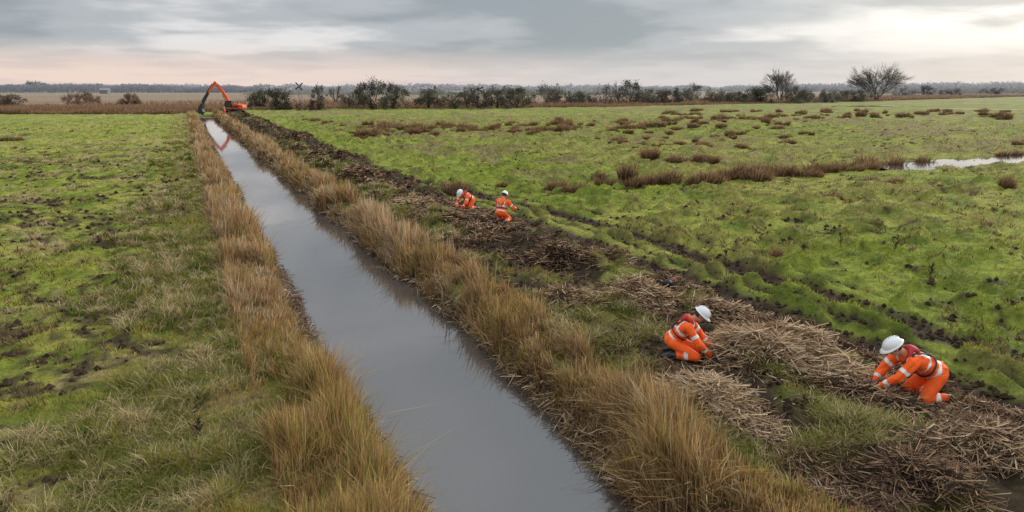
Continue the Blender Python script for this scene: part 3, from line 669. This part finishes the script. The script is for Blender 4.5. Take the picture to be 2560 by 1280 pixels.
    for i in range(N):
        t = i/N*2*math.pi; e = .018+.042*max(0, math.cos(t))**1.5
        q = fd*math.cos(t)*.135+hside*math.sin(t)*.111; qo = fd*math.cos(t)*(.137+e)+hside*math.sin(t)*(.112+e*.8)
        ri.append((bm.verts.new(hc+q+hu*.006), bm.verts.new(hc+q-hu*.004))); ro.append((bm.verts.new(hc+qo-hu*.008), bm.verts.new(hc+qo-hu*.014)))
    for i in range(N):
        j = (i+1) % N; bm.faces.new((ri[i][0], ro[i][0], ro[j][0], ri[j][0])); bm.faces.new((ro[i][0], ro[i][1], ro[j][1], ro[j][0])); bm.faces.new((ri[i][1], ri[j][1], ro[j][1], ro[i][1]))
    fin(bm, 'brim', WHT, hat, True)
    if red:
        bm = bmesh.new(); K = 14; pts = []
        for i in range(K+1):
            t = math.radians(-150+300*i/K)
            pts.append(che+d*.03-nrm*math.cos(t)*.10+s*math.sin(t)*.105-d*(.05*max(0, -math.cos(t))))
        pts = [pts[0]+nrm*.05-d*.2]+pts+[pts[-1]+nrm*.05-d*.2]
        for a, b_ in zip(pts[:-1], pts[1:]): cap(bm, a, b_, .036, .036, 10)
        sphere(bm, che-nrm*.12-d*.03, (.045, .1, .09), SM)
        me = remesh(bm, .012, 3); link('life_jacket_collar', me, RED, root)
    def strap(pts, w=.013):
        for a, b_ in zip(pts[:-1], pts[1:]): cap(bm, a, b_, w, w, 8)
    bm = bmesh.new()
    def surf(h, ang, g=.012):
        t = min(max(h, 0), 1); rs = (.188 if t < .5 else .2)+g; rn = .15+g
        if t > .75: k_ = (t-.75)/.25; rs *= 1-.25*k_; rn *= 1-.3*k_
        return pel.lerp(che, h)+s*(rs*math.sin(ang))+nrm*(rn*math.cos(ang))
    strap([surf(.38, i/24*2*math.pi) for i in range(25)])
    for q in (-1, 1):
        strap([surf(.38, math.pi-q*.1), surf(.6, math.pi-q*.3), surf(.8, math.pi-q*.55), surf(1.0, math.pi-q*.85), surf(1.03, math.pi-q*1.3)])
    me = remesh(bm, .008, 1); link('harness', me, BLK, root)
    return root
K1 = dict(pelvis=(-.18, 0, .42), chest=(.28, 0, .67), head=(.46, -.01, .78), face=(.8, -.05, -.62),
    shL=(.27, .19, .62), elL=(.47, .20, .40), wrL=(.69, .11, .20), haL=(.77, .08, .12),
    shR=(.27, -.19, .62), elR=(.44, -.26, .36), wrR=(.62, -.17, .16), haR=(.70, -.15, .08),
    hipL=(-.16, .1, .40), knL=(.04, .17, .09), anL=(-.38, .15, .09), toL=(-.52, .15, .04),
    hipR=(-.16, -.1, .40), knR=(.10, -.17, .09), anR=(-.32, -.15, .09), toR=(-.46, -.15, .04))
K2 = dict(pelvis=(-.24, 0, .30), chest=(.06, 0, .68), head=(.22, -.02, .82), face=(.75, 0, -.66),
    shL=(.05, .19, .63), elL=(.22, .27, .37), wrL=(.44, .17, .2), haL=(.53, .13, .13),
    shR=(.05, -.19, .63), elR=(.24, -.27, .36), wrR=(.42, -.15, .16), haR=(.5, -.12, .09),
    hipL=(-.2, .11, .28), knL=(.2, .19, .1), anL=(-.24, .17, .08), toL=(-.38, .17, .04),
    hipR=(-.2, -.11, .28), knR=(.2, -.19, .1), anR=(-.24, -.17, .08), toR=(-.38, -.17, .04))
K3 = dict(pelvis=(-.18, 0, .44), chest=(.22, 0, .68), head=(.40, .02, .74), face=(.6, 0, -.8),
    shL=(.20, .19, .63), elL=(.32, .25, .37), wrL=(.44, .14, .18), haL=(.50, .1, .10),
    shR=(.20, -.19, .63), elR=(.34, -.26, .37), wrR=(.46, -.15, .18), haR=(.52, -.12, .10),
    hipL=(-.15, .1, .42), knL=(.05, .17, .09), anL=(-.36, .15, .09), toL=(-.5, .15, .04),
    hipR=(-.15, -.1, .42), knR=(.05, -.17, .09), anR=(-.36, -.15, .09), toR=(-.5, -.15, .04))
K4 = dict(pelvis=(-.12, 0, .34), chest=(.05, 0, .78), head=(.18, 0, .93), face=(.8, -.2, -.6),
    shL=(.05, .2, .73), elL=(.16, .25, .48), wrL=(.36, .17, .34), haL=(.44, .14, .28),
    shR=(.05, -.2, .73), elR=(.17, -.34, .50), wrR=(.34, -.40, .47), haR=(.42, -.42, .44),
    hipL=(-.08, .1, .33), knL=(.22, .17, .08), anL=(-.2, .15, .07), toL=(-.34, .15, .03),
    hipR=(-.08, -.1, .33), knR=(.22, -.17, .08), anR=(-.2, -.15, .07), toR=(-.34, -.15, .03))
K5 = dict(pelvis=(0, 0, .95), chest=(.02, 0, 1.43), head=(.05, 0, 1.63), face=(1, 0, -.15),
    shL=(.02, .2, 1.38), elL=(0, .27, 1.12), wrL=(.12, .26, .9), haL=(.15, .26, .82),
    shR=(.02, -.2, 1.38), elR=(0, -.27, 1.12), wrR=(.12, -.26, .9), haR=(.15, -.26, .82),
    hipL=(0, .1, .9), knL=(.03, .13, .5), anL=(0, .14, .08), toL=(.15, .15, .03),
    hipR=(0, -.1, .9), knR=(.03, -.13, .5), anR=(0, -.14, .08), toR=(.15, -.15, .03))
person(2300, 998, -RT*.98+FW*.02, K1, 'kneeling person in orange hi-vis reaching forward with blue gloves, nearest the right edge', BLU, 1.28)
person(1712, 893, RT*.93-FW*.3, K2, 'crouching person in orange hi-vis and dark gloves in front of the pale reed heap', BLK, 1.15)
person(1170, 526, -RT*.7-FW*.7, K3, 'stooping person in orange hi-vis, left one of the two far workers', BLK, 1.15)
person(1256, 555, RT*.4+FW*.9, K4, 'upright kneeling person in orange hi-vis seen from behind', BLK, 1.15, red=False)
person(563, 287, -RT, K5, 'standing person in orange hi-vis beside the excavator', BLK, 1.0, red=False)
# ------------------------------------------------------------ bag
p = PG(1676, 716); root = empty('bag', p, .4); tag(root, 'dropped black and red brown bag lying beside the wheel ruts', 'bag')
bm = bmesh.new(); sphere(bm, (0, 0, .09), (.24, .15, .11)); sphere(bm, (-.14, .03, .12), (.13, .14, .12)); sphere(bm, (.1, -.02, .07), (.17, .13, .09)); link('bag_body', remesh(bm, .02, 2), BLK, root)
bm = bmesh.new(); sphere(bm, (.2, -.03, .12), (.22, .16, .1)); sphere(bm, (.35, 0, .07), (.15, .12, .07)); link('flap', remesh(bm, .02, 2), BAGR, root)
bm = bmesh.new()
pts = [Vector((-.2+.05*i, -.16-.03*math.sin(i), .12+.09*math.sin(i*.6))) for i in range(8)]
for a, b_ in zip(pts[:-1], pts[1:]): cap(bm, a, b_, .013, .013, 8)
fin(bm, 'strap', BLK, root, True)
# ------------------------------------------------------------ excavator
p = P(585, 286); ex = empty('excavator', (p.x, p.y, float(hgt(p.x, p.y))+.05), math.atan2(-RT.y, -RT.x)); tag(ex, 'orange tracked excavator with raised boom digging at the far end of the ditch', 'excavator')
for q in (-1, 1):
    bm = bmesh.new(); pts = []
    for i in range(9): t = math.radians(90+180*i/8); pts.append((-1.75+.42*math.cos(t), .42+.42*math.sin(t)))
    for i in range(9): t = math.radians(-90+180*i/8); pts.append((1.75+.42*math.cos(t), .42+.42*math.sin(t)))
    prism(bm, pts, q*1.35-.28, q*1.35+.28)
    for i in range(18): box(bm, (-1.9+i*.224, q*1.35, .86), (.1, .6, .05)); box(bm, (-1.9+i*.224, q*1.35, -.01), (.1, .6, .05))
    tr = fin(bm, 'track', RUB, ex)
    for x_ in (-1.75, -1.0, -.35, .35, 1.0, 1.75):
        bm = bmesh.new(); rr_ = .3 if abs(x_) > 1.5 else .18; tube(bm, (x_, q*1.35-.3, .42 if rr_ > .2 else .3), (x_, q*1.35+.3, .42 if rr_ > .2 else .3), rr_, rr_, 14); fin(bm, 'track_wheel', STL, tr, True)
bm = bmesh.new(); box(bm, (0, 0, .6), (2.4, 2.2, .35), bev=.05); tube(bm, (0, 0, .75), (0, 0, 1.05), .7, .7, 24); fin(bm, 'chassis', EXD, ex)
bm = bmesh.new(); box(bm, (-.3, 0, 1.15), (3.6, 2.6, .24), bev=.04); fin(bm, 'turntable_deck', EXD, ex)
bm = bmesh.new(); prism(bm, [(-.3, 1.27), (-1.7, 1.27), (-1.7, 2.15), (-1.3, 2.35), (-.3, 2.35)], -1.28, 1.28, .06); box(bm, (.7, -.85, 1.6), (1.9, .8, .66), bev=.05); eh = fin(bm, 'engine_housing', EXO, ex)
bm = bmesh.new(); box(bm, (-1.0, -1.29, 1.75), (1.1, .03, .45)); box(bm, (-1.0, 1.29, 1.75), (1.1, .03, .45)); fin(bm, 'side_grille', EXD, eh)
bm = bmesh.new(); tube(bm, (-.8, -.5, 2.3), (-.8, -.5, 2.75), .07, .06, 10); fin(bm, 'exhaust_pipe', EXD, eh)
bm = bmesh.new(); prism(bm, [(-1.72, 1.1), (-2.45, 1.2), (-2.55, 1.6), (-2.4, 2.15), (-1.72, 2.15)], -1.3, 1.3, .08); fin(bm, 'counterweight', EXO, ex)
bm = bmesh.new(); prism(bm, [(-.1, 1.27), (1.5, 1.27), (1.55, 1.9), (1.25, 2.95), (-.1, 2.98)], .3, 1.25, .05); cab = fin(bm, 'cab', EXD, ex)
bm = bmesh.new(); prism(bm, [(.02, 1.75), (.62, 1.75), (.62, 2.82), (.02, 2.82)], 1.245, 1.262); fin(bm, 'window', GLS, cab)
bm = bmesh.new(); prism(bm, [(.72, 1.6), (1.42, 1.6), (1.46, 1.9), (1.18, 2.82), (.72, 2.82)], 1.245, 1.262); fin(bm, 'window', GLS, cab)
bm = bmesh.new(); box(bm, (1.41, .78, 2.4), (.03, .8, .95), Matrix.Rotation(-.28, 3, 'Y')); fin(bm, 'windscreen', GLS, cab)
bm = bmesh.new(); box(bm, (.58, .78, 3.02), (1.35, .98, .07), bev=.02); fin(bm, 'roof', EXO, cab)
bm = bmesh.new(); prism(bm, [(-.1, 1.3), (1.5, 1.3), (1.5, 1.52), (-.1, 1.52)], 1.25, 1.27); fin(bm, 'door_panel', EXO, cab)
def rail(pts):
    for a, b_ in zip(pts[:-1], pts[1:]): tube(bm, a, b_, .03, .03, 8)
bm = bmesh.new(); rail([(-1.6, -1.2, 2.3), (-1.6, -1.2, 2.75), (-.4, -1.2, 2.8), (-.4, -1.2, 2.35)]); rail([(-1.6, 1.2, 2.3), (-1.6, 1.2, 2.7), (-.5, 1.2, 2.7), (-.5, 1.2, 2.35)]); fin(bm, 'handrail', EXD, ex)
bm = bmesh.new(); prism(bm, [(.2, 1.35), (.65, 1.35), (1.1, 2.5), (2.25, 4.7), (3.75, 6.5), (3.75, 6.8), (3.4, 6.85), (1.85, 5.2), (.75, 3.2)], -.25, .2, .04); boom = fin(bm, 'boom', EXO, ex)
bm = bmesh.new(); prism(bm, [(3.3, 6.95), (3.45, 7.15), (3.7, 7.05), (4.2, 6.4), (6.7, 2.75), (6.8, 2.3), (6.6, 2.25), (4.3, 5.6), (3.5, 6.4)], -.18, .12, .03); da = fin(bm, 'dipper_arm', EXO, ex)
bm = bmesh.new(); prism(bm, [(5.35, 4.95), (6.78, 2.85), (6.86, 2.25), (6.55, 2.2), (5.05, 4.5)], -.21, .15, .02); fin(bm, 'dark_arm_guard', EXD, da)
bm = bmesh.new(); prism(bm, [(6.45, 2.45), (6.95, 2.35), (7.5, 1.5), (7.75, .8), (7.6, .2), (7.0, .1), (6.55, .55), (6.75, 1.2)], -.7, .6, .04)
for i in range(6): box(bm, (6.95, -.6+i*.22, .02), (.1, .08, .22))
fin(bm, 'bucket', EXD, ex)
for (a, b_, y_) in (((.9, 1.5), (2.0, 4.2), .35), ((.9, 1.5), (2.0, 4.2), -.4), ((2.2, 5.9), (3.55, 7.05), -.02), ((4.2, 6.6), (6.9, 2.9), .0)):
    bm = bmesh.new(); m_ = (Vector((a[0], y_, a[1]))+Vector((b_[0], y_, b_[1])))/2
    tube(bm, (a[0], y_, a[1]), m_, .09, .09, 10); tube(bm, m_, (b_[0], y_, b_[1]), .05, .05, 10); fin(bm, 'hydraulic_cylinder', EXD, ex, True)
# ------------------------------------------------------------ windpump
p = P(752, 262); wp = empty('windpump', (p.x, p.y, 0), math.atan2(-FW.y, -FW.x)); tag(wp, 'small dark windpump with four blades standing beyond the hedge', 'windmill')
bm = bmesh.new(); HZ = 6.2
for a in ((-.8, -.8), (.8, -.8), (.8, .8), (-.8, .8)): tube(bm, (a[0], a[1], 0), (a[0]*.15, a[1]*.15, HZ), .09, .07, 6)
for z_ in (1.6, 3.4, 4.9):
    k_ = .8*(1-.85*z_/HZ)
    c4 = [(-k_, -k_, z_), (k_, -k_, z_), (k_, k_, z_), (-k_, k_, z_)]
    for i in range(4): tube(bm, c4[i], c4[(i+1) % 4], .05, .05, 6)
fin(bm, 'tower', GRYM, wp)
bm = bmesh.new(); tube(bm, (-.5, 0, HZ+.15), (.5, 0, HZ+.15), .16, .12, 10); fin(bm, 'hub', EXD, wp)
for i in range(4):
    t = math.radians(40+90*i); bm = bmesh.new(); M3 = Matrix.Rotation(t, 3, 'X')
    box(bm, M3 @ Vector((.55, 0, 1.0)), (.05, .42, 1.5), M3); tube(bm, (.52, 0, 0), M3 @ Vector((.52, 0, 1.8)), .05, .04, 6)
    for v_ in bm.verts: v_.co.z += HZ+.15
    fin(bm, 'blade', EXD, wp)
bm = bmesh.new(); tube(bm, (-.5, 0, HZ+.15), (-1.5, 0, HZ+.2), .04, .04, 6); box(bm, (-1.8, 0, HZ+.25), (.8, .04, .6)); fin(bm, 'tail_vane', EXD, wp)
# ------------------------------------------------------------ far barn, tall weeds
q = RT*((262-1280)/1757*800)+FW*800
o = empty('barn', (q.x, q.y, 0), -YAW); tag(o, 'small grey barn far off on the left skyline', 'barn')
bm = bmesh.new(); box(bm, (0, 0, 2), (9, 7, 4)); fin(bm, 'wall', pmat('barn_wall', (.22, .22, .23), .8), o)
bm = bmesh.new(); prism(bm, [(-4, 3.9), (4, 3.9), (0, 6.5)], -5, 5)
bmesh.ops.rotate(bm, verts=bm.verts[:], matrix=Matrix.Rotation(math.pi/2, 3, 'Z')); fin(bm, 'roof', pmat('barn_roof', (.26, .27, .29), .7), o)
def weed(px, py, h_, label):
    p = PG(px, py); n = 34; root = empty('dead_weed', p); tag(root, label, 'weed')
    parts = []; q = random.Random(px); top = Vector((q.uniform(-.1, .1), q.uniform(-.1, .1), h_)); parts.append(tube_np((0, 0, -.03), top, .012, .006, 4))
    for i in range(n):
        a = top*q.uniform(.3, 1); t = q.uniform(0, 6.28); l = q.uniform(.06, .2)*(1.3-a.z/h_)
        parts.append(tube_np(a, a+Vector((math.cos(t)*l, math.sin(t)*l, l*1.3)), .009, .007, 3))
    V, F = joinp(parts); link('stem', npmesh('stem', V, F, np.tile(A(.09, .07, .04), (len(V), 1))), M_STK, root)
weed(2105, 612, .6, 'tall dark dead weed stalk standing in the right field, left one of two')
weed(2232, 628, .75, 'taller dead weed stalk in the right field, right one of two')
weed(1816, 690, .8, 'dead weed stalk beside the far end of the wheel ruts')
weed(2325, 700, .45, 'short dead weed stalk in front of the pair in the right field')
weed(490, 1120, .5, 'short dark weed stalk near the bottom on the left bank')
# ------------------------------------------------------------ world
w = bpy.data.worlds.new('World'); scene.world = w; w.use_nodes = True; nt = w.node_tree; nt.nodes.clear()
N = nt.nodes.new; Lk = nt.links.new
SAZ = YAW+math.radians(45); SEL = math.radians(20)
out = N('ShaderNodeOutputWorld'); sky = N('ShaderNodeTexSky'); sky.sky_type = 'NISHITA'; sky.sun_disc = False; sky.sun_elevation = SEL; sky.sun_rotation = SAZ
bg1 = N('ShaderNodeBackground'); bg1.inputs[1].default_value = .1; Lk(sky.outputs[0], bg1.inputs[0])
tc = N('ShaderNodeTexCoord'); sep = N('ShaderNodeSeparateXYZ'); Lk(tc.outputs['Generated'], sep.inputs[0])
def MT(op, a, b_=None, c=None, clamp=False):
    m_ = N('ShaderNodeMath'); m_.operation = op; m_.use_clamp = clamp
    for i, v_ in enumerate((a, b_, c)):
        if v_ is None: continue
        if isinstance(v_, (int, float)): m_.inputs[i].default_value = v_
        else: Lk(v_, m_.inputs[i])
    return m_.outputs[0]
def MR(v_, a, b_, c, d, sm=True):
    m_ = N('ShaderNodeMapRange'); m_.interpolation_type = 'SMOOTHSTEP' if sm else 'LINEAR'
    Lk(v_, m_.inputs[0]); m_.inputs[1].default_value = a; m_.inputs[2].default_value = b_; m_.inputs[3].default_value = c; m_.inputs[4].default_value = d; return m_.outputs[0]
def MIX(f, a, b_):
    m_ = N('ShaderNodeMix'); m_.data_type = 'RGBA'
    if isinstance(f, (int, float)): m_.inputs[0].default_value = f
    else: Lk(f, m_.inputs[0])
    for i, v_ in ((6, a), (7, b_)):
        if isinstance(v_, tuple): m_.inputs[i].default_value = v_+(1,)
        else: Lk(v_, m_.inputs[i])
    return m_.outputs[2]
z = MT('MAXIMUM', sep.outputs[2], 0.0)
zi = MT('ADD', z, .10); cb = N('ShaderNodeCombineXYZ'); Lk(MT('DIVIDE', sep.outputs[0], zi), cb.inputs[0]); Lk(MT('DIVIDE', sep.outputs[1], zi), cb.inputs[1])
def noise(sc, det, ro, off, dis=.3):
    mp = N('ShaderNodeMapping'); mp.inputs['Location'].default_value = off; Lk(cb.outputs[0], mp.inputs[0])
    n_ = N('ShaderNodeTexNoise'); n_.inputs['Scale'].default_value = sc; n_.inputs['Detail'].default_value = det; n_.inputs['Roughness'].default_value = ro; n_.inputs['Distortion'].default_value = dis
    Lk(mp.outputs[0], n_.inputs['Vector']); return n_.outputs['Fac']
nA = noise(.40, 5, .5, (3.1, 1.7, 0)); nB = noise(1.3, 5, .5, (9, 4, 2), .3)
nn_ = MT('ADD', MT('MULTIPLY', nA, .7), MT('MULTIPLY', nB, .3))
dotR = MT('ADD', MT('MULTIPLY', sep.outputs[0], RT.x), MT('MULTIPLY', sep.outputs[1], RT.y))
nn2 = MT('ADD', nn_, MR(MT('ABSOLUTE', MT('SUBTRACT', dotR, .02)), .05, .5, -.05, .01))
cloud = MIX(MR(nn2, .40, .51, 0, 1), (.33, .37, .405), (.47, .50, .535))
cloud = MIX(MR(nn2, .51, .62, 0, 1), cloud, (.82, .80, .80))
hor = MIX(MR(dotR, -.5, .35, 0, 1), (.90, .72, .64), (.64, .64, .66))
hf = MT('MULTIPLY', MR(z, .018, .066, 1, 0), MR(nB, .35, .6, .8, 1.0))
col = MIX(hf, cloud, hor)
sv = Vector((math.sin(YAW+math.radians(34))*math.cos(math.radians(9)), math.cos(YAW+math.radians(34))*math.cos(math.radians(9)), math.sin(math.radians(9))))
dt = MT('ADD', MT('ADD', MT('MULTIPLY', sep.outputs[0], sv.x), MT('MULTIPLY', sep.outputs[1], sv.y)), MT('MULTIPLY', sep.outputs[2], sv.z))
gl = MT('MULTIPLY', MT('POWER', MT('MAXIMUM', dt, 0), 75.0), MR(nn_, .40, .55, .35, 1.5))
gl = MT('MULTIPLY', gl, MR(z, .03, .09, .1, 1))
col = MIX(MT('MINIMUM', gl, 1.0), col, (1.25, 1.2, 1.12))
st = MR(z, .12, .8, 1.0, 2.7, False)
bg2 = N('ShaderNodeBackground'); Lk(col, bg2.inputs[0]); Lk(st, bg2.inputs[1])
ms = N('ShaderNodeMixShader'); ms.inputs[0].default_value = .93; Lk(bg1.outputs[0], ms.inputs[1]); Lk(bg2.outputs[0], ms.inputs[2]); Lk(ms.outputs[0], out.inputs[0])
sl = bpy.data.lights.new('sun', 'SUN'); sl.energy = 2.4; sl.angle = math.radians(10); sl.color = (1, .93, .83)
so = bpy.data.objects.new('sun', sl); COL.objects.link(so)
sd = Vector((math.sin(SAZ)*math.cos(SEL), math.cos(SAZ)*math.cos(SEL), math.sin(SEL))); so.rotation_euler = sd.to_track_quat('Z', 'Y').to_euler()
cam = bpy.data.cameras.new('camera'); co_ = bpy.data.objects.new('camera', cam); COL.objects.link(co_); scene.camera = co_
cam.sensor_width = 36; cam.lens = FP/2560*36; cam.clip_end = 20000; cam.clip_start = .1
co_.location = (0, 0, H); co_.rotation_euler = (math.radians(90)-TH, 0, -YAW)
scene.view_settings.view_transform = 'Standard'; scene.view_settings.look = 'None'; scene.view_settings.exposure = 0
